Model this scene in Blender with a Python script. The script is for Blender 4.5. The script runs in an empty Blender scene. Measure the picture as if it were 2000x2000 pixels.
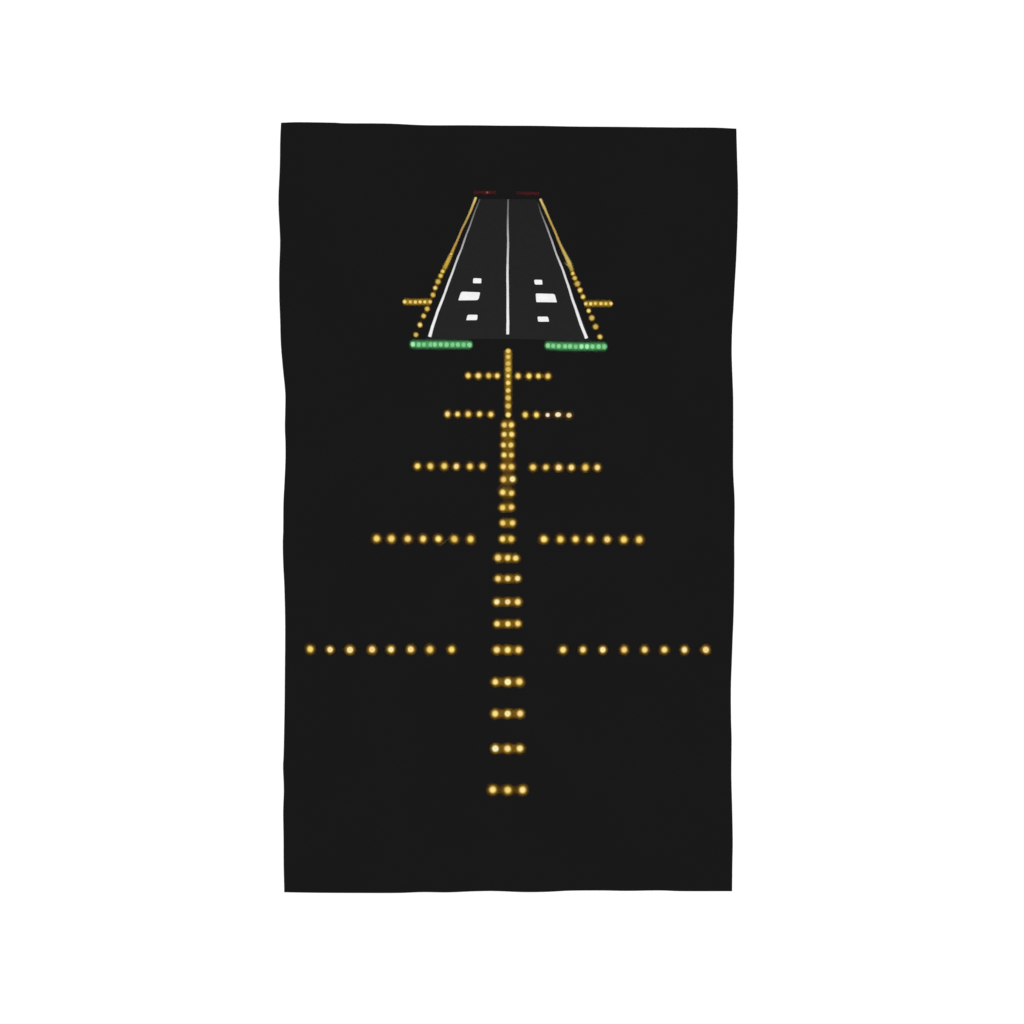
# A black printed cloth with uneven, wavy edges lying on a white surface, seen from straight above.
# The print shows a runway at night with its approach lights.  Drawing units below are millimetres
# on the cloth, u to the right and v downwards, with (1000, 1000) at the world origin.
import bpy, math, random
from mathutils import Vector, noise

random.seed(7)
scene = bpy.context.scene
col = scene.collection
E = 1.25                                  # irradiance the lamps give on the cloth (1 = white paper at display white)


def lin(c):
    c /= 255.0
    return c / 12.92 if c <= 0.04045 else ((c + 0.055) / 1.055) ** 2.4


def ink(r, g, b):
    """ink reflectance that reads as this display colour under the studio light"""
    return (lin(r) / E, lin(g) / E, lin(b) / E)


# ------------------------------------------------------------------ the cloth's surface
def relief(x, y):
    """soft unevenness of the cloth lying on the table (metres)"""
    h = 0.0007 * math.sin(5.1 * x + 1.7 * y + 0.6) * math.cos(3.3 * y - 1.2 * x)
    h += 0.0005 * noise.noise(Vector((x * 3.0, y * 3.0, 4.2)))
    return 0.0026 + h


def W(u, v, lift=0.0):
    x, y = (u - 1000) / 1000, (1000 - v) / 1000
    return Vector((x, y, relief(x, y) + lift / 1000))


def slope(u, v):
    x, y, e = (u - 1000) / 1000, (1000 - v) / 1000, 0.004
    n = Vector((relief(x - e, y) - relief(x + e, y), relief(x, y - e) - relief(x, y + e), 2 * e))
    return n.normalized()


# ------------------------------------------------------------------ materials
def new_mat(name):
    m = bpy.data.materials.new(name)
    m.use_nodes = True
    nt = m.node_tree
    nt.nodes.clear()
    out = nt.nodes.new('ShaderNodeOutputMaterial')
    return m, nt, out


def node(nt, kind, **kw):
    n = nt.nodes.new(kind)
    for k, v in kw.items():
        setattr(n, k, v)
    return n


def math_node(nt, op, a, b=None):
    n = node(nt, 'ShaderNodeMath', operation=op)
    for i, s in enumerate((a, b)):
        if s is None:
            continue
        if isinstance(s, (int, float)):
            n.inputs[i].default_value = s
        else:
            nt.links.new(s, n.inputs[i])
    return n.outputs[0]


def cloth_material():
    m, nt, out = new_mat('black woven cloth')
    b = node(nt, 'ShaderNodeBsdfPrincipled')
    tc = node(nt, 'ShaderNodeTexCoord')
    big = node(nt, 'ShaderNodeTexNoise')
    big.inputs['Scale'].default_value = 5
    big.inputs['Detail'].default_value = 5
    nt.links.new(tc.outputs['Object'], big.inputs['Vector'])
    r = node(nt, 'ShaderNodeValToRGB')
    base = ink(25.5, 25.5, 25.5)
    r.color_ramp.elements[0].position, r.color_ramp.elements[1].position = 0.3, 0.7
    r.color_ramp.elements[0].color = (base[0] * .98, base[1] * .98, base[2] * .98, 1)
    r.color_ramp.elements[1].color = (base[0] * 1.02, base[1] * 1.02, base[2] * 1.02, 1)
    nt.links.new(big.outputs['Fac'], r.inputs['Fac'])
    nt.links.new(r.outputs['Color'], b.inputs['Base Color'])
    b.inputs['Roughness'].default_value = 0.95
    b.inputs['Specular IOR Level'].default_value = 0.0
    # the weave: two crossed sets of threads
    w1 = node(nt, 'ShaderNodeTexWave', bands_direction='X')
    w2 = node(nt, 'ShaderNodeTexWave', bands_direction='Y')
    for w in (w1, w2):
        w.inputs['Scale'].default_value = 160
        w.inputs['Distortion'].default_value = 1.0
        nt.links.new(tc.outputs['Object'], w.inputs['Vector'])
    s = math_node(nt, 'ADD', w1.outputs['Fac'], w2.outputs['Fac'])
    bump = node(nt, 'ShaderNodeBump')
    bump.inputs['Strength'].default_value = 0.15
    bump.inputs['Distance'].default_value = 0.0004
    nt.links.new(s, bump.inputs['Height'])
    nt.links.new(bump.outputs['Normal'], b.inputs['Normal'])
    nt.links.new(b.outputs[0], out.inputs[0])
    return m


def ink_material(name):
    """flat printed ink; colour and coverage come from the drawing (mesh attribute)"""
    m, nt, out = new_mat(name)
    at = node(nt, 'ShaderNodeAttribute', attribute_name='ink')
    d = node(nt, 'ShaderNodeBsdfDiffuse')
    t = node(nt, 'ShaderNodeBsdfTransparent')
    tc = node(nt, 'ShaderNodeTexCoord')
    nz = node(nt, 'ShaderNodeTexNoise')
    nz.inputs['Scale'].default_value = 120
    nz.inputs['Detail'].default_value = 3
    nt.links.new(tc.outputs['Object'], nz.inputs['Vector'])
    f = node(nt, 'ShaderNodeMapRange')
    f.inputs['To Min'].default_value = 0.88
    f.inputs['To Max'].default_value = 1.10
    nt.links.new(nz.outputs['Fac'], f.inputs['Value'])
    mul = node(nt, 'ShaderNodeVectorMath', operation='SCALE')
    nt.links.new(at.outputs['Color'], mul.inputs[0])
    nt.links.new(f.outputs[0], mul.inputs['Scale'])
    nt.links.new(mul.outputs[0], d.inputs['Color'])
    mx = node(nt, 'ShaderNodeMixShader')
    nt.links.new(at.outputs['Alpha'], mx.inputs[0])
    nt.links.new(t.outputs[0], mx.inputs[1])
    nt.links.new(d.outputs[0], mx.inputs[2])
    nt.links.new(mx.outputs[0], out.inputs[0])
    return m


def dot_material(name, colours, cover):
    """airbrushed ink dot.  colours / cover: lists of (distance in core radii, value); a colour of None is
    the dot's own tint (object colour); the object's alpha holds core radius / dot radius"""
    m, nt, out = new_mat(name)
    tc = node(nt, 'ShaderNodeTexCoord')
    oi = node(nt, 'ShaderNodeObjectInfo')
    ln = node(nt, 'ShaderNodeVectorMath', operation='LENGTH')
    nt.links.new(tc.outputs['Object'], ln.inputs[0])
    # uneven outline: offset a noise field per dot
    off = node(nt, 'ShaderNodeVectorMath', operation='SCALE')
    off.inputs[0].default_value = (37, 91, 53)
    nt.links.new(oi.outputs['Random'], off.inputs['Scale'])
    add = node(nt, 'ShaderNodeVectorMath', operation='ADD')
    nt.links.new(tc.outputs['Object'], add.inputs[0])
    nt.links.new(off.outputs[0], add.inputs[1])
    nz = node(nt, 'ShaderNodeTexNoise')
    nz.inputs['Scale'].default_value = 1.3
    nz.inputs['Detail'].default_value = 1.0
    nt.links.new(add.outputs[0], nz.inputs['Vector'])
    wob = math_node(nt, 'ADD', math_node(nt, 'MULTIPLY', math_node(nt, 'SUBTRACT', nz.outputs['Fac'], 0.5), 0.26), 1.0)
    s = math_node(nt, 'MULTIPLY', math_node(nt, 'DIVIDE', ln.outputs['Value'], oi.outputs['Alpha']), wob)
    fac = math_node(nt, 'DIVIDE', s, 3.0)
    cr = node(nt, 'ShaderNodeValToRGB')
    tintf = node(nt, 'ShaderNodeValToRGB')
    ar = node(nt, 'ShaderNodeValToRGB')
    for rr in (cr, tintf, ar):
        rr.color_ramp.interpolation = 'EASE'

    def fill(ramp, items):
        els = ramp.color_ramp.elements
        while len(els) > 1:
            els.remove(els[-1])
        els[0].position, els[0].color = items[0][0] / 3, items[0][1]
        for p, c in items[1:]:
            e = els.new(p / 3)
            e.color = c
    halo = [(p, c) for p, c in colours if c is not None]
    lastp = max(p for p, c in colours if c is None)
    fill(cr, [(p, (*c, 1)) for p, c in halo])
    fill(tintf, [(0, (0, 0, 0, 1)), (lastp, (0, 0, 0, 1)), (halo[0][0], (1, 1, 1, 1))])
    fill(ar, [(p, (a, a, a, 1)) for p, a in cover])
    for rr in (cr, tintf, ar):
        nt.links.new(fac, rr.inputs['Fac'])
    mixc = node(nt, 'ShaderNodeMix', data_type='RGBA')
    nt.links.new(tintf.outputs['Color'], mixc.inputs['Factor'])
    nt.links.new(oi.outputs['Color'], mixc.inputs[6])
    nt.links.new(cr.outputs['Color'], mixc.inputs[7])
    # never any ink at the rim of the disc
    rim = node(nt, 'ShaderNodeMapRange', interpolation_type='SMOOTHSTEP')
    rim.inputs['From Min'].default_value, rim.inputs['From Max'].default_value = 0.8, 1.0
    rim.inputs['To Min'].default_value, rim.inputs['To Max'].default_value = 1, 0
    nt.links.new(ln.outputs['Value'], rim.inputs['Value'])
    a = math_node(nt, 'MULTIPLY', ar.outputs['Color'], rim.outputs[0])
    d = node(nt, 'ShaderNodeBsdfDiffuse')
    nt.links.new(mixc.outputs[2], d.inputs['Color'])
    t = node(nt, 'ShaderNodeBsdfTransparent')
    mx = node(nt, 'ShaderNodeMixShader')
    nt.links.new(a, mx.inputs[0])
    nt.links.new(t.outputs[0], mx.inputs[1])
    nt.links.new(d.outputs[0], mx.inputs[2])
    nt.links.new(mx.outputs[0], out.inputs[0])
    return m


M_CLOTH = cloth_material()
M_INK = ink_material('printed ink')
M_SOFT = dot_material('amber airbrushed dot',
                      [(0, None), (0.62, None), (1.25, ink(184, 150, 56)), (1.7, ink(140, 106, 24)), (2.4, ink(124, 82, 20))],
                      [(0, 1), (1.0, 1), (1.45, 0.56), (1.9, 0.23), (2.4, 0.06), (2.9, 0)])
M_SHARP = dot_material('amber dot with hard core',
                       [(0, None), (0.95, None), (1.22, ink(142, 114, 42)), (1.9, ink(126, 92, 24)), (2.4, ink(90, 60, 20))],
                       [(0, 1), (1.2, 1), (1.5, .8), (1.9, 0.36), (2.25, 0.10), (2.7, 0)])
M_PALE = dot_material('pale dot with brown ring',
                      [(0, None), (0.75, None), (1.3, ink(84, 60, 28)), (2.4, ink(66, 48, 34))],
                      [(0, 1), (1.15, 1), (1.5, 0.5), (1.9, 0.6), (2.2, .3), (2.6, 0)])
M_GREEN = dot_material('green airbrushed dot',
                       [(0, None), (0.8, None), (1.35, ink(78, 160, 96)), (2.4, ink(40, 120, 60))],
                       [(0, 1), (1.05, 0.9), (1.6, 0.30), (2.2, 0)])
M_PINK = dot_material('faint pink dot',
                      [(0, None), (0.7, None), (1.4, ink(100, 40, 42)), (2.4, ink(70, 28, 30))],
                      [(0, 1), (0.9, 0.8), (1.6, 0.3), (2.4, 0)])


# ------------------------------------------------------------------ builders
def link(name, mesh, mat, parent):
    o = bpy.data.objects.new(name, mesh)
    if mat and not mesh.materials:
        mesh.materials.append(mat)
    col.objects.link(o)
    o.parent = parent
    return o


def set_ink(me, cols):
    a = me.attributes.new('ink', 'FLOAT_COLOR', 'POINT')
    flat = []
    for c in cols:
        flat.extend(c)
    a.data.foreach_set('color', flat)


def resample(pts, step):
    """pts: (u, v, half width, colour, coverage) -> the same, closer together"""
    out = []
    for p, q in zip(pts, pts[1:]):
        n = max(1, int(math.hypot(q[0] - p[0], q[1] - p[1]) / step))
        for i in range(n):
            t = i / n
            out.append((p[0] + (q[0] - p[0]) * t, p[1] + (q[1] - p[1]) * t, p[2] + (q[2] - p[2]) * t,
                        tuple(a + (b - a) * t for a, b in zip(p[3], q[3])), p[4] + (q[4] - p[4]) * t))
    out.append(pts[-1])
    return out


CRISP = ((-.98, 0), (-.6, 1), (0, 1), (.6, 1), (.98, 0))
SOFT = ((-1, 0), (-.8, .10), (-.6, .42), (-.4, .88), (0, 1), (.4, .88), (.6, .42), (.8, .10), (1, 0))


def stroke(name, pts, parent, lift, profile=SOFT, step=4.0, end=0.0, wobble=0.0, label=None):
    """one printed stroke along a line; end > 0 adds soft rounded ends that long"""
    pts = [(p[0], p[1], p[2], p[3], p[4] if len(p) > 4 else 1.0) for p in pts]
    if end:
        for k, i, j in ((0, 0, 1), (1, -1, -2)):
            p, q = pts[i], pts[j]
            d = Vector((p[0] - q[0], p[1] - q[1])).normalized()
            a = (p[0] + d.x * end * .6, p[1] + d.y * end * .6, p[2] * .8, p[3], p[4] * .6)
            b = (p[0] + d.x * end, p[1] + d.y * end, p[2] * .5, p[3], 0.0)
            pts = [b, a] + pts if k == 0 else pts + [a, b]
    pts = resample(pts, step)
    vs, cs, fs = [], [], []
    n = len(profile)
    for i, (u, v, hw, c, al) in enumerate(pts):
        p, q = pts[max(0, i - 1)], pts[min(len(pts) - 1, i + 1)]
        d = Vector((q[0] - p[0], q[1] - p[1])).normalized()
        nx, ny = -d.y, d.x
        if wobble:
            k = noise.noise(Vector((u * .035, v * .035, pts[0][0]))) * wobble
            u, v = u + nx * k, v + ny * k
            hw = hw * (1 + .12 * noise.noise(Vector((u * .11, v * .11, 9.0))))
        for s, a in profile:
            vs.append(W(u + nx * hw * s, v + ny * hw * s, lift))
            cs.append((*c, a * al))
    for i in range(len(pts) - 1):
        for j in range(n - 1):
            a = i * n + j
            fs.append((a, a + n, a + n + 1, a + 1))
    me = bpy.data.meshes.new(name)
    me.from_pydata(vs, [], fs)
    set_ink(me, cs)
    # ink faces the viewer above
    me.update()
    if me.polygons and me.polygons[len(me.polygons) // 2].normal.z < 0:
        me.flip_normals()
    o = link(name, me, M_INK, parent)
    if label:
        o['label'] = label
    return o


def patch(name, corners, colour, parent, lift, radius=1.8, soft=0.9, label=None):
    """a painted block with rounded corners and slightly soft edges"""
    c = [Vector(p) for p in corners]
    ring = []
    for i, p in enumerate(c):
        a, b = c[i - 1], c[(i + 1) % len(c)]
        r = radius if not isinstance(radius, (tuple, list)) else radius[i]
        p0, p1 = p + (a - p).normalized() * r, p + (b - p).normalized() * r
        for k in range(7):
            t = k / 6
            ring.append(p0 * (1 - t) ** 2 + p * 2 * t * (1 - t) + p1 * t * t)
    mid = sum(c, Vector((0, 0))) / len(c)
    vs, cs, fs = [], [], []
    n = len(ring)
    for grow, al in ((soft * .5, 0.0), (-soft * .5, 1.0)):
        for p in ring:
            d = (p - mid)
            q = p + d.normalized() * grow
            vs.append(W(q.x, q.y, lift))
            cs.append((*colour, al))
    for i in range(n):
        j = (i + 1) % n
        fs.append((i, j, n + j, n + i))
    vs.append(W(mid.x, mid.y, lift))
    cs.append((*colour, 1.0))
    for i in range(n):
        fs.append((n + i, n + (i + 1) % n, 2 * n))
    me = bpy.data.meshes.new(name)
    me.from_pydata(vs, [], fs)
    set_ink(me, cs)
    me.update()
    if me.polygons[-1].normal.z < 0:
        me.flip_normals()
    o = link(name, me, M_INK, parent)
    if label:
        o['label'] = label
    return o


def disc_mesh(name, mat):
    me = bpy.data.meshes.new(name)
    n = 40
    vs = [(0, 0, 0)] + [(math.cos(2 * math.pi * k / n), math.sin(2 * math.pi * k / n), 0) for k in range(n)]
    fs = [(0, 1 + k, 1 + (k + 1) % n) for k in range(n)]
    me.from_pydata(vs, [], fs)
    me.materials.append(mat)
    return me


DISC = {k: disc_mesh('printed_dot', m) for k, m in
        dict(soft=M_SOFT, sharp=M_SHARP, pale=M_PALE, green=M_GREEN, pink=M_PINK).items()}
PROTO = {}
YEL, PCH, PAL, GLD = (250, 226, 142), (246, 212, 140), (248, 234, 180), (236, 204, 112)
count = [0]


def dot(name, u, v, parent, core, tint, reach=2.8, kind='soft', stretch=(1, 1)):
    """a copy of the printed dot, turned to lie on the cloth"""
    if kind not in PROTO:
        o = PROTO[kind] = bpy.data.objects.new(name, DISC[kind])
    else:
        o = PROTO[kind].copy()
    o.name = name
    col.objects.link(o)
    o.parent = parent
    count[0] += 1
    core *= 0.93 if kind == 'green' else 0.885
    R = core * reach / 1000
    j = random.uniform(.94, 1.07)
    o.location = W(u, v, 1.0 + (count[0] % 40) * 0.012)
    o.rotation_mode = 'QUATERNION'
    o.rotation_quaternion = Vector((0, 0, 1)).rotation_difference(slope(u, v))
    o.scale = (R * j * stretch[0], R * j * stretch[1], R)
    o.color = (*ink(*tint), 1 / reach)
    return o


TINTS = {
    (0, 0): [(248, 216, 135), (250, 224, 150), (232, 200, 110), (248, 232, 140)],
    (0, 1): [(242, 212, 140), (248, 226, 125), (248, 228, 135), (246, 208, 130)],
    (1, 0): [(250, 220, 155), (244, 226, 140), (246, 210, 135), (246, 224, 145), (250, 222, 140)],
    (1, 1): [(238, 214, 125), (248, 228, 130), PAL, PAL, PAL],
    (2, 0): [(252, 226, 130), (236, 212, 120), (238, 214, 118), (250, 218, 150), (246, 214, 125), (246, 212, 135)],
    (2, 1): [(244, 216, 125), (238, 214, 135), (250, 216, 150), (248, 222, 140), (240, 208, 115), (250, 224, 160)],
    (3, 0): [(246, 220, 120), (246, 214, 130), (246, 212, 135), (248, 222, 140), (254, 236, 145), (240, 200, 110), (244, 220, 115)],
    (3, 1): [(254, 232, 140), (248, 220, 120), (250, 226, 135), (252, 232, 140), (244, 214, 138), (246, 220, 120), (248, 212, 125)],
    (4, 0): [(246, 218, 118), (248, 224, 160), (248, 232, 150), (246, 212, 140), (252, 238, 172), (248, 214, 130), (246, 210, 125), (248, 222, 125)],
    (4, 1): [(248, 226, 150), (250, 224, 150), (250, 236, 170), (248, 212, 140), (248, 220, 150), (250, 230, 150), (252, 236, 178), (246, 216, 140)]}


# ------------------------------------------------------------------ the setting: white surface
def surface():
    me = bpy.data.meshes.new('ground')
    s = 6.0
    me.from_pydata([(-s, -s, 0), (s, -s, 0), (s, s, 0), (-s, s, 0)], [], [(0, 1, 2, 3)])
    m, nt, out = new_mat('white paper')
    b = node(nt, 'ShaderNodeBsdfPrincipled')
    tc = node(nt, 'ShaderNodeTexCoord')
    nz = node(nt, 'ShaderNodeTexNoise')
    nz.inputs['Scale'].default_value = 2.5
    nz.inputs['Detail'].default_value = 6
    nt.links.new(tc.outputs['Object'], nz.inputs['Vector'])
    r = node(nt, 'ShaderNodeValToRGB')
    r.color_ramp.elements[0].color = (.91, .91, .91, 1)
    r.color_ramp.elements[1].color = (.94, .94, .94, 1)
    nt.links.new(nz.outputs['Fac'], r.inputs['Fac'])
    nt.links.new(r.outputs['Color'], b.inputs['Base Color'])
    b.inputs['Roughness'].default_value = 0.9
    b.inputs['Specular IOR Level'].default_value = 0.1
    nt.links.new(b.outputs[0], out.inputs[0])
    o = link('ground', me, m, None)
    o['kind'] = 'structure'


surface()

# ------------------------------------------------------------------ the thing: printed cloth
root = bpy.data.objects.new('printed_cloth', None)
col.objects.link(root)
root.empty_display_size = 0.1
root['label'] = 'black cloth with wavy uneven edges, printed with a lit night runway, lying on white'
root['category'] = 'printed cloth'

LEFT = [(548.8, 239.4), (547.2, 271.8), (546.4, 323.5), (543.8, 383), (544.1, 409), (546.9, 466), (546.7, 486.6),
        (545.1, 533), (545.4, 580), (546.9, 621), (548.5, 673), (552.4, 720), (557, 767), (556.7, 809), (556.2, 835),
        (557.3, 866), (557.3, 897), (555.5, 941), (553.4, 982), (552.9, 1036), (552.1, 1060), (552.9, 1101),
        (554.9, 1140), (556.5, 1200), (556.7, 1250), (556.2, 1310), (555.7, 1369), (554.7, 1431), (553.6, 1478),
        (552.6, 1496), (554.2, 1542), (552.9, 1586), (553.6, 1636), (553.9, 1690), (555.1, 1743)]
RIGHT = [(1438.4, 251), (1439.9, 311), (1441.5, 365), (1441.2, 417), (1440.2, 453), (1437.9, 510), (1435.3, 554),
         (1432.7, 603), (1430.6, 634), (1429.3, 681), (1430.1, 720), (1430.9, 739), (1432.2, 778), (1432.2, 850),
         (1432.2, 920), (1435, 980), (1434.3, 1062), (1434.5, 1088), (1434, 1150), (1433, 1200), (1431, 1250),
         (1429.6, 1289), (1427.8, 1341), (1428, 1405), (1429.1, 1442), (1428.6, 1514), (1430.1, 1574), (1431.4, 1646),
         (1430.6, 1690), (1430.1, 1741)]
TOP = [(548.8, 239.4), (574, 238.4), (595, 238.4), (657, 239.4), (667, 240.3), (758, 241), (828, 244.1), (918, 244.3),
       (980, 245), (1051, 245.4), (1120, 246.7), (1203, 247.4), (1317, 248.5), (1400, 249.1), (1438.4, 251)]
BOTTOM = [(555.1, 1743), (615, 1744), (695, 1744.4), (781, 1744.3), (825, 1742.7), (874, 1743.2), (928, 1741.1),
          (964, 1740.6), (1024, 1742.7), (1069, 1742.2), (1110, 1740.1), (1172, 1739.6), (1224, 1740.4),
          (1291, 1739.6), (1327, 1740.9), (1430.1, 1741)]


def along(line, axis, t):
    """point at fraction t of the run of coordinate `axis`, smoothly interpolated"""
    w = line[0][axis] + (line[-1][axis] - line[0][axis]) * t
    for i in range(len(line) - 1):
        if w <= line[i + 1][axis] or i == len(line) - 2:
            break
    o = 1 - axis
    p1, p2 = line[i], line[i + 1]
    p0, p3 = line[max(0, i - 1)], line[min(len(line) - 1, i + 2)]
    d = p2[axis] - p1[axis]
    k = (w - p1[axis]) / d
    m1 = (p2[o] - p0[o]) / max(1e-6, p2[axis] - p0[axis]) * d
    m2 = (p3[o] - p1[o]) / max(1e-6, p3[axis] - p1[axis]) * d
    val = (2 * k**3 - 3 * k**2 + 1) * p1[o] + (k**3 - 2 * k**2 + k) * m1 + (-2 * k**3 + 3 * k**2) * p2[o] + (k**3 - k**2) * m2
    q = [0, 0]
    q[axis], q[o] = w, val
    return Vector(q)


def cloth():
    nu, nv = 100, 160
    P = {}
    c00, c10, c01, c11 = Vector(TOP[0]), Vector(TOP[-1]), Vector(BOTTOM[0]), Vector(BOTTOM[-1])
    for i in range(nu + 1):
        a = i / nu
        for j in range(nv + 1):
            b = j / nv
            P[i, j] = ((1 - b) * along(TOP, 0, a) + b * along(BOTTOM, 0, a) + (1 - a) * along(LEFT, 1, b)
                       + a * along(RIGHT, 1, b) - ((1 - a) * (1 - b) * c00 + a * (1 - b) * c10
                                                   + (1 - a) * b * c01 + a * b * c11))
    vs, fs, idx = [], [], {}
    for lay in (0, 1):
        for i in range(nu + 1):
            for j in range(nv + 1):
                p = W(*P[i, j])
                edge = i in (0, nu) or j in (0, nv)
                near = i in (1, nu - 1) or j in (1, nv - 1)
                if edge:
                    p.z *= 0.35
                elif near:
                    p.z -= 0.0002
                if lay == 1:
                    p.z = 0.0003 if edge or near else max(0.0003, p.z - 0.0022)
                idx[lay, i, j] = len(vs)
                vs.append(p)
    for i in range(nu):
        for j in range(nv):
            q = [(i, j), (i, j + 1), (i + 1, j + 1), (i + 1, j)]
            fs.append([idx[(0, *k)] for k in q])
            fs.append([idx[(1, *k)] for k in reversed(q)])
    rim = [(i, 0) for i in range(nu)] + [(nu, j) for j in range(nv)] + [(i, nv) for i in range(nu, 0, -1)] + [(0, j) for j in range(nv, 0, -1)]
    for k in range(len(rim)):
        a, b = rim[k], rim[(k + 1) % len(rim)]
        fs.append([idx[(0, *a)], idx[(0, *b)], idx[(1, *b)], idx[(1, *a)]])
    me = bpy.data.meshes.new('cloth')
    me.from_pydata(vs, [], fs)
    me.update()
    return link('cloth', me, M_CLOTH, root)


cloth()

# ------------------------------------------------------------------ runway and its painted markings
def runway():
    g = ink(35, 35, 35)
    g2 = ink(38, 38, 38)
    nu, nv = 24, 60
    vs, cs, fs = [], [], []
    for j in range(nv + 1):
        b = j / nv
        x0 = 934.5 + (831 - 934.5) * b
        x1 = 1048 + (1154 - 1048) * b
        for i in range(nu + 1):
            a = i / nu
            ytop = 388.6 + 0.6 * a
            ybot = 664 + 3 * a - 3.5 * math.sin(math.pi * a)
            c = tuple(p + (q - p) * b for p, q in zip(g, g2))
            vs.append(W(x0 + (x1 - x0) * a, ytop + (ybot - ytop) * b, 0.3))
            e = 1.0
            cs.append((*c, e))
    for j in range(nv):
        for i in range(nu):
            k = j * (nu + 1) + i
            fs.append((k, k + nu + 1, k + nu + 2, k + 1))
    me = bpy.data.meshes.new('runway')
    me.from_pydata(vs, [], fs)
    set_ink(me, cs)
    o = link('runway', me, M_INK, root)
    o['label'] = 'dark grey runway narrowing into the distance'
    return o


rw = runway()


def grey(n):
    return ink(n, n, n)


stroke('centre_line', [(992.4, 389.5, 1.9, grey(104)), (992, 415, 2.0, grey(124)), (991.7, 448, 2.2, grey(168)),
                       (992, 478, 2.3, grey(190)), (991.5, 510, 2.5, grey(212)), (991.2, 537, 2.7, grey(228)),
                       (991.7, 600, 2.9, grey(240)), (991.6, 653, 3.5, grey(243))], rw, 0.6, CRISP, wobble=.5)
stroke('side_line', [(937.2, 389, 1.6, grey(84)), (924.1, 423, 1.8, grey(118)), (912.8, 453.4, 1.9, grey(152)),
                     (900, 489.8, 2.1, grey(182)), (895.5, 500, 2.2, grey(200)), (880.3, 541, 2.5, grey(226)),
                     (865.6, 581, 2.8, grey(236)), (854.8, 608, 3.1, grey(242)), (844.9, 637.7, 3.5, grey(244)),
                     (838.9, 657.8, 3.9, grey(242))], rw, 0.6, CRISP, wobble=.6)
stroke('side_line', [(1050.3, 396, 1.3, grey(56)), (1056.4, 415, 1.6, grey(104)), (1069.2, 446.5, 1.9, grey(150)),
                     (1086.9, 497, 2.2, grey(190)), (1097.2, 521.6, 2.4, grey(216)), (1109, 555, 2.6, grey(226)),
                     (1118.8, 586.5, 2.9, grey(232)), (1126.7, 609, 3.2, grey(238)), (1137.5, 639.7, 3.5, grey(242)),
                     (1145.5, 661, 3.7, grey(242))], rw, 0.6, CRISP, wobble=.6)
WHITE = grey(246)
for pts, rad in (([(924.3, 543.2), (940.2, 544.0), (940, 553.3), (923.8, 553.1)], (3, 1.8, 1.8, 1.5)),
                 ([(1043, 546.4), (1059, 546.6), (1059.2, 555.8), (1044.6, 555.8)], (3.2, 3, 1.5, 3)),
                 ([(913.3, 614.8), (932.8, 614.9), (932, 625.2), (910.6, 625.4)], (3, 2, 3, 1.5)),
                 ([(1049.8, 618.5), (1070.2, 618.5), (1072.5, 628.3), (1051.2, 628.4)], (2, 3, 2, 2.5))):
    patch('touchdown_marking', pts, WHITE, rw, 0.6, rad, label='small white block painted on the runway')
for pts, rad in (([(900.8, 569.6), (937.9, 571), (934.3, 586.2), (895, 586.7)], (4, 2.5, 5, 2)),
                 ([(1046.3, 573.2), (1083.2, 574.2), (1087.6, 590.5), (1047.5, 590.1)], (2.5, 4, 1.2, 2))):
    patch('aiming_marking', pts, WHITE, rw, 0.6, rad, label='large white block painted on the runway')

# ------------------------------------------------------------------ red end bars
RED, RED2 = ink(72, 29, 29), ink(69, 28, 33)
b = stroke('end_bar', [(927.5, 375.6, 5.3, ink(66, 30, 30), .85), (945, 375.8, 5.3, RED), (967, 376, 5.3, ink(66, 32, 32), .85)], root, .5, end=4,
           label='dim red bar beyond the far end of the runway, with one pink light')
dot('end_light', 951.8, 376, b, 2.3, (146, 84, 88), 2.2, 'pink')
stroke('end_bar', [(1010.5, 377, 5.3, ink(62, 30, 34), .8), (1027, 377.6, 5.3, RED2), (1050.5, 377.9, 5.3, RED2)], root, .5, end=4,
       label='plain dim red bar beyond the far end of the runway')

# ------------------------------------------------------------------ amber strings of edge lights
A1, A2, A3, A4 = ink(222, 196, 112), ink(190, 160, 84), ink(206, 172, 70), ink(120, 92, 18)
ls = stroke('edge_light_string',
            [(929.5, 386.5, 3.7, ink(226, 206, 122)), (921.1, 407.2, 3.4, ink(204, 172, 96)), (912.8, 426.9, 3.1, ink(180, 160, 88)),
             (902, 448.5, 3.0, ink(182, 146, 84)), (893, 470, 3.3, ink(188, 150, 80)), (885.5, 486.6, 3.8, ink(190, 150, 70)),
             (881, 497, 5.2, ink(200, 164, 76)), (874, 511.8, 6.4, ink(208, 170, 72)), (869, 522, 6.2, ink(188, 158, 54)),
             (864.9, 530, 5.4, ink(146, 116, 28), .9), (855.5, 550, 5.0, A4, .7), (846, 576, 4.5, A4, .42),
             (834, 603, 4.5, ink(96, 70, 20), .35), (826, 620, 4, ink(80, 60, 20), .15), (812.5, 653.9, 3.5, ink(60, 46, 20), .04)],
            root, .5, end=2, wobble=.5, label='amber edge lights down the left side of the runway')
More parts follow.
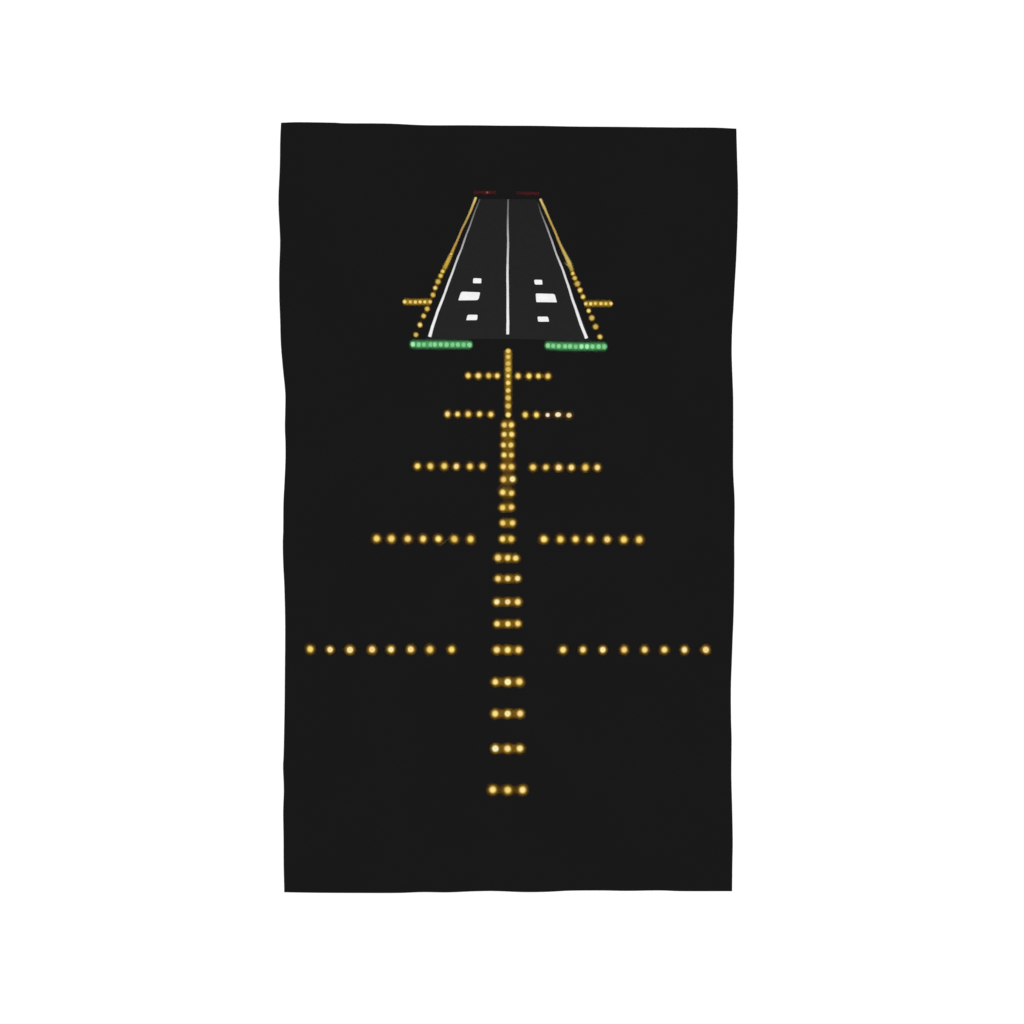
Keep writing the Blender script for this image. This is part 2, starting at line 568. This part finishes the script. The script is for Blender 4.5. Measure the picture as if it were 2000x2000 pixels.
rs = stroke('edge_light_string',
            [(1055.7, 389.2, 3.7, ink(222, 196, 122)), (1066.2, 413.1, 3.5, ink(200, 178, 100)), (1076, 434.7, 3.0, ink(190, 158, 84)),
             (1082.9, 449.5, 3.1, ink(190, 160, 84)), (1091, 470, 3.5, ink(196, 164, 90)), (1098, 485.5, 4.0, ink(204, 172, 92)),
             (1105.1, 500, 5.2, ink(206, 178, 96)), (1111, 511.8, 6.0, ink(206, 182, 98)), (1114.9, 522.6, 5.6, ink(200, 176, 84)),
             (1118.6, 534.2, 5.0, ink(150, 122, 34), .9), (1127.5, 554.3, 4.8, A4, .7), (1138.7, 579.9, 4.5, A4, .42),
             (1149.8, 607.2, 4.2, ink(96, 70, 20), .3), (1156, 621, 4, ink(80, 60, 20), .12), (1171.8, 658, 3.5, ink(60, 46, 20), .04)],
            root, .5, end=2, wobble=.5, label='amber edge lights down the right side, with a smudge halfway')
stroke('smudge', [(1101.2, 512.6, .7, ink(110, 104, 90), .5), (1107, 517, 1.6, ink(160, 142, 92)), (1115.5, 524, 2.4, ink(190, 168, 92))],
       rs, .8, step=2)
D = (206, 184, 104)
for (u, v), c, t in (((812.5, 653.9), 3.8, (208, 180, 112)), ((820.3, 634.5), 3.8, (240, 224, 150)), ((827.4, 617.2), 3.9, (224, 202, 122)),
                     ((834.3, 603.3), 3.8, (214, 194, 110)), ((845.7, 576.2), 3.7, (222, 186, 110)), ((850, 562.5), 3.6, (242, 222, 154)),
                     ((855.5, 550.2), 4.0, (204, 180, 96)), ((860.7, 538.7), 3.8, (222, 202, 110)), ((864.9, 530), 3.3, (236, 210, 116)),
                     ((881.2, 496.2), 2.2, (238, 210, 110))):
    dot('edge_light', u, v, ls, c, t, 2.1)
for (u, v), c, t in (((1171.8, 658), 4.0, (226, 206, 124)), ((1163.3, 638.2), 4.1, (200, 176, 104)), ((1155.9, 621.2), 3.9, (212, 184, 112)),
                     ((1149.8, 607.2), 3.6, (240, 226, 154)), ((1138.7, 579.9), 3.8, (236, 216, 136)), ((1132.9, 566.7), 3.8, (242, 216, 144)),
                     ((1127.5, 554.3), 4.0, (198, 176, 98)), ((1122.5, 543.3), 3.5, (224, 190, 110)), ((1118.6, 534.2), 3.1, (236, 214, 120))):
    dot('edge_light', u, v, rs, c, t, 2.1)

# ------------------------------------------------------------------ amber wing bars
BR = ink(168, 132, 34)
wl = [(790.5, 589.5), (801.4, 589.8), (811.3, 590), (820.5, 589.7), (829.7, 589.7), (840, 589.5)]
wr = [(1144.2, 593.4), (1153.6, 593.4), (1162.6, 592.9), (1173.7, 593.2), (1183.3, 593.2), (1193.1, 593.1)]
for pts, side in ((wl, 'left'), (wr, 'right')):
    w = stroke('wing_bar', [(u, v, 8.6, BR) for u, v in pts], root, .55, end=4,
               label='short amber bar of six lights standing out from the %s runway edge' % side)
    for (u, v), t in zip(pts, ((246, 226, 134), (240, 204, 116), (244, 212, 122), (248, 224, 132), (248, 224, 128), (248, 208, 132)) if side == 'left'
                         else ((240, 222, 126), (248, 230, 142), (240, 206, 112), (248, 216, 126), (236, 206, 110), (250, 222, 138))):
        dot('wing_light', u, v, w, 3.3, t, 1.7)

# ------------------------------------------------------------------ green threshold bars
gl = [(806.7, 672.3), (817.9, 672.8), (828, 672.8), (840.9, 672.8), (849.2, 672.8), (860.7, 672.8), (872.3, 673),
      (883.9, 673.1), (894.3, 673.1), (905.5, 673.2), (916.8, 673.4)]
gr = [(1070.3, 674.8), (1080.6, 675.5), (1091.4, 676.1), (1103.8, 676.3), (1113.4, 676.3), (1124.3, 676.9),
      (1135.7, 676.7), (1146.7, 676.7), (1157.1, 676.9), (1169.3, 676.9), (1180, 676.9)]
for pts, bright, side in ((gl, (0,), 'left'), (gr, (6, 7), 'right')):
    t = stroke('threshold_bar', [(u, v, 11.3, ink(82, 164, 100)) for u, v in pts], root, .55, end=8,
               label='green bar of eleven lights across the %s half of the near runway end' % side)
    for k, (u, v) in enumerate(pts):
        c = (168, 242, 178) if k in bright else random.choice(((134, 214, 146), (142, 220, 152), (128, 208, 142)))
        dot('threshold_light', u, v + .2, t, 4.2, c, 1.6, 'green', (1, 1.08))

# ------------------------------------------------------------------ centre line of approach lights
ys = [685.8, 697, 710.1, 721.7, 734.3, 747.8, 762.7, 777.3, 793, 810.2]
cl = stroke('light_column', [(992.6, y, 9.8, ink(*c)) for y, c in zip(ys, ((176, 138, 44), (180, 140, 46), (182, 146, 50), (176, 144, 44),
            (164, 132, 36), (150, 116, 30), (136, 100, 26), (136, 98, 26), (128, 94, 26), (110, 78, 24)))], root, .55, end=5,
            label='single column of ten amber lights just below the runway')
for y, t, c in zip(ys, ((240, 210, 112), (232, 200, 116), (222, 190, 100), (222, 192, 92), (250, 228, 142), (246, 222, 128),
                        (234, 210, 124), (220, 196, 108), (220, 196, 108), (250, 228, 146)),
                   (4.2, 4.1, 4.4, 4.4, 3.8, 4.0, 4.2, 4.4, 4.4, 4.4)):
    dot('centre_light', 992.6, y, cl, c * 1.08, t, 1.7)

pairs = [((985.3, 830), (998.7, 830)), ((984.9, 848.5), (999.2, 848.5)), ((983.5, 869.3), (997.8, 869.3)), ((984.7, 888.7), (998.6, 889)),
         ((983.3, 911.4), (998.7, 911.7)), ((983.7, 936.5), (1000.9, 935.7)), ((982.1, 961.4), (998.9, 963.2)), ((981.8, 991.4), (998.8, 990.6)),
         ((982.2, 1021.4), (1000.8, 1021.4)), ((981.6, 1052.6), (998.5, 1052.6))]
ptint = [((238, 206, 128), (248, 224, 132)), ((248, 222, 142), (250, 228, 140)), ((246, 220, 142), (236, 212, 122)), ((248, 228, 140), (236, 206, 120)),
         ((250, 212, 136), (244, 210, 124)), ((238, 200, 128), (246, 236, 172)), ((248, 226, 138), (244, 212, 128)), ((240, 212, 114), (246, 204, 130)),
         ((244, 208, 128), (246, 214, 130)), ((250, 226, 146), (240, 206, 110))]
# brown tie printed between the upper pairs
for k, (p, q) in enumerate(pairs):
    strong = ink(146, 118, 28)
    o = stroke('light_pair', [(p[0], p[1], 12, strong), (q[0], q[1], 12, strong)], root, .55, end=6,
               label='pair of amber lights, number %s from the top of the doubled column' % ('one two three four five six seven eight nine ten'.split()[k]))
    for (u, v), t in zip((p, q), ptint[k]):
        sharp = k == 5 and t == ptint[5][1]
        dot('centre_light', u, v, o, 4.7 if k < 4 else 5.2, t, 2.7, 'sharp' if sharp else 'soft')
tie = stroke('brown_tint', [(992, 815, 14, ink(78, 52, 22), .25), (992, 830, 17, ink(124, 86, 26)), (992, 889, 17, ink(112, 76, 28)), (992, 925, 17, ink(84, 58, 32)),
                            (991.5, 950, 17, ink(78, 58, 32), .9), (991, 975, 17, ink(68, 52, 26), .8), (991, 995, 15, ink(40, 32, 22), .2)], root, .42)

trios = [[(972.8, 1089.5), (991.7, 1089.5), (1007.1, 1090.1)], [(972.7, 1130.1), (991.9, 1130.1), (1010.8, 1129.8)],
         [(970.4, 1175.6), (991.7, 1175.6), (1011.3, 1175.6)], [(971.1, 1218.3), (991.9, 1218.3), (1011.5, 1218)],
         [(970.2, 1269.1), (991.6, 1269.3), (1012.8, 1269.1)], [(967.5, 1331.8), (991.6, 1332), (1014.7, 1331.3)],
         [(967.3, 1394), (991.6, 1393.7), (1015.7, 1393.7)], [(967.7, 1461.9), (991.7, 1462.1), (1015.5, 1461.9)],
         [(962.5, 1542.4), (991.7, 1542.9), (1020.7, 1542.9)]]
ttint = [(PCH, YEL, YEL), (PCH, (250, 226, 160), PAL), (PAL, (248, 216, 156), (250, 224, 150)), (YEL, (250, 230, 146), (250, 218, 138)),
         ((248, 220, 148), (250, 232, 146), (250, 216, 138)), (YEL, (250, 240, 174), (250, 218, 138)), (YEL, (250, 230, 160), (248, 216, 154)),
         ((240, 238, 190), (250, 228, 160), (250, 232, 162)), (YEL, (240, 214, 128), (250, 230, 158))]
for k, pts in enumerate(trios):
    brd = ink(126, 92, 26) if k < 8 else ink(72, 54, 22)
    o = stroke('light_trio', [(u, v, 11.6, brd) for u, v in pts], root, .55, end=6,
               label=('lowest row of three amber lights, nearest the bottom edge' if k == 8 else
                      'row of three amber lights, number %s from the top' % 'one two three four five six seven eight'.split()[k]))
    for j, ((u, v), t) in enumerate(zip(pts, ttint[k])):
        kind = 'sharp' if (k, j) in ((7, 0), (5, 1), (6, 1), (2, 1)) else 'soft'
        dot('centre_light', u, v, o, (5.4 if k < 4 else 5.9) if k < 8 else 6.5, t, 2.7, kind)

# ------------------------------------------------------------------ crossbars of approach lights
rows = [
    ([(914.5, 733.7), (934.2, 733.8), (954.4, 733.8), (971.4, 734)], [(1012, 734.3), (1033.2, 734.5), (1051.6, 734.5), (1070.3, 734.8)], 4.5, 2.7),
    ([(874, 808.9), (893.7, 809), (914.5, 808.8), (936.2, 808.7), (958.8, 809.6)],
     [(1025.9, 810.3), (1047.7, 810.5), (1069.6, 810.7), (1089.9, 810), (1111.3, 811.2)], 4.5, 2.7),
    ([(815.2, 910.3), (840.7, 910.6), (867.7, 910.3), (891.3, 911), (917.7, 911), (942.7, 911)],
     [(1040.9, 912.6), (1066.2, 912.7), (1091.2, 913), (1116, 913), (1143.4, 913), (1166.8, 913.1)], 5.0, 2.8),
    ([(735.7, 1051.9), (764.4, 1052.2), (796.3, 1052.2), (826.6, 1052.2), (856.2, 1052.4), (887.3, 1052.9), (919.4, 1053)],
     [(1062.3, 1053.1), (1094.4, 1053.3), (1124.4, 1053.1), (1152.8, 1053.6), (1186, 1053.4), (1218.2, 1054), (1248.6, 1054)], 5.7, 2.9),
    ([(606.2, 1267.9), (644.7, 1268.7), (683.7, 1268.9), (726.7, 1268.4), (763.8, 1268.4), (802.1, 1268.2), (839.7, 1268.4), (882, 1268.4)],
     [(1099.6, 1269), (1138.7, 1269), (1177.2, 1269), (1219.1, 1269), (1259.2, 1269), (1297.5, 1269), (1336.9, 1269), (1378.5, 1269)], 5.6, 2.9)]
special = {(1, 1, 2): ('pale', 3.9, (244, 230, 206), (1, 1)), (1, 1, 3): ('pale', 4.6, (246, 232, 188), (1.25, 1.05)),
           (1, 1, 4): ('pale', 4.7, (232, 214, 150), (1.08, 1)), (4, 0, 1): ('sharp', 5.7, (248, 226, 160), (1, 1)),
           (4, 0, 2): ('sharp', 5.7, (246, 226, 154), (1, 1)), (4, 0, 3): ('sharp', 5.9, (246, 214, 146), (1, 1)),
           (4, 0, 5): ('sharp', 5.8, (250, 220, 144), (1, 1)), (4, 1, 2): ('sharp', 5.8, (248, 234, 168), (1, 1)),
           (4, 1, 7): ('sharp', 5.6, (246, 218, 146), (1, 1)), (3, 1, 4): ('sharp', 5.3, (244, 214, 138), (1, 1)),
           (2, 0, 3): ('sharp', 5.3, (248, 220, 150), (.95, 1.05)), (2, 1, 2): ('sharp', 5.4, (250, 218, 156), (1, 1)),
           (2, 1, 3): ('sharp', 5.2, (248, 224, 148), (1, 1))}
NTH = ('shortest amber crossbar, nearest the runway', 'second amber crossbar from the runway', 'middle amber crossbar',
       'second longest amber crossbar', 'longest amber crossbar, furthest from the runway')
FAINT = (.9, .55, .5, .18, .05)
for r, (L, R, core, reach) in enumerate(rows):
    for s, pts in ((0, L), (1, R)):
        c = ink(56, 40, 24)
        o = stroke('crossbar', [(u, v, 6.5, c, FAINT[r]) for u, v in pts], root, .5, end=3,
                   label='%s, %s half' % (NTH[r], ('left', 'right')[s]))
        tt = TINTS[r, s]
        for k, (u, v) in enumerate(pts):
            kind, cr, t, st = special.get((r, s, k), ('soft', core, tt[k], (1, random.uniform(1, 1.08))))
            dot('crossbar_light', u, v, o, cr, t, reach, kind, st)
        if r == 0:
            for a, b2 in ((2, 3),):
                p, q = pts[a], pts[b2]
                stroke('amber_tie', [(p[0], p[1], 5.5, ink(110, 82, 20)), (q[0], q[1], 5.5, ink(110, 82, 20))], o, .7, end=3)
        if (r, s) == (3, 0):
            stroke('scratch', [(885, 1039.8, 1.5, ink(66, 58, 46), .5), (876, 1052, 1.5, ink(66, 58, 42), .55), (866, 1061, 1.6, ink(100, 88, 56), .65),
                               (857, 1067.5, 1.4, ink(70, 58, 40), .5)], o, .8, step=2)

stroke('scratch', [(981.5, 944.6, 1.6, ink(90, 74, 40), .7), (970, 956.3, 1.5, ink(58, 54, 50), .8), (966, 962, 1, ink(40, 40, 38), .4)],
       root, .85, step=2, label='thin faint scratch beside the doubled light column')

# ------------------------------------------------------------------ camera, lamps
cam_d = bpy.data.cameras.new('camera')
cam = bpy.data.objects.new('camera', cam_d)
col.objects.link(cam)
H = 5.0
cam.location = (0, 0, H + 0.0026)
cam_d.sensor_width = 36
cam_d.lens = 36 * H / 2.0
cam_d.clip_end = 100
scene.camera = cam

world = bpy.data.worlds.new('World')
scene.world = world
world.use_nodes = True
bg = world.node_tree.nodes['Background']
bg.inputs['Color'].default_value = (1, 1, 1, 1)
bg.inputs['Strength'].default_value = 0.9


def softbox(x, y, power):
    d = bpy.data.lights.new('softbox', 'AREA')
    d.shape = 'RECTANGLE'
    d.size, d.size_y = 3.0, 3.0
    d.energy = power
    o = bpy.data.objects.new('softbox', d)
    col.objects.link(o)
    o.location = (x, y, 6.5)
    o.rotation_euler = (Vector((0, 0, 0)) - o.location).to_track_quat('-Z', 'Y').to_euler()


for x, y in ((-3.2, 2.4), (3.2, 2.4), (-3.2, -2.4), (3.2, -2.4)):
    softbox(x, y, 60)

scene.render.engine = 'CYCLES'
scene.cycles.transparent_max_bounces = 32
scene.view_settings.view_transform = 'Standard'
scene.view_settings.look = 'None'
scene.view_settings.exposure = 0
scene.view_settings.gamma = 1
scene.view_settings.use_curve_mapping = False
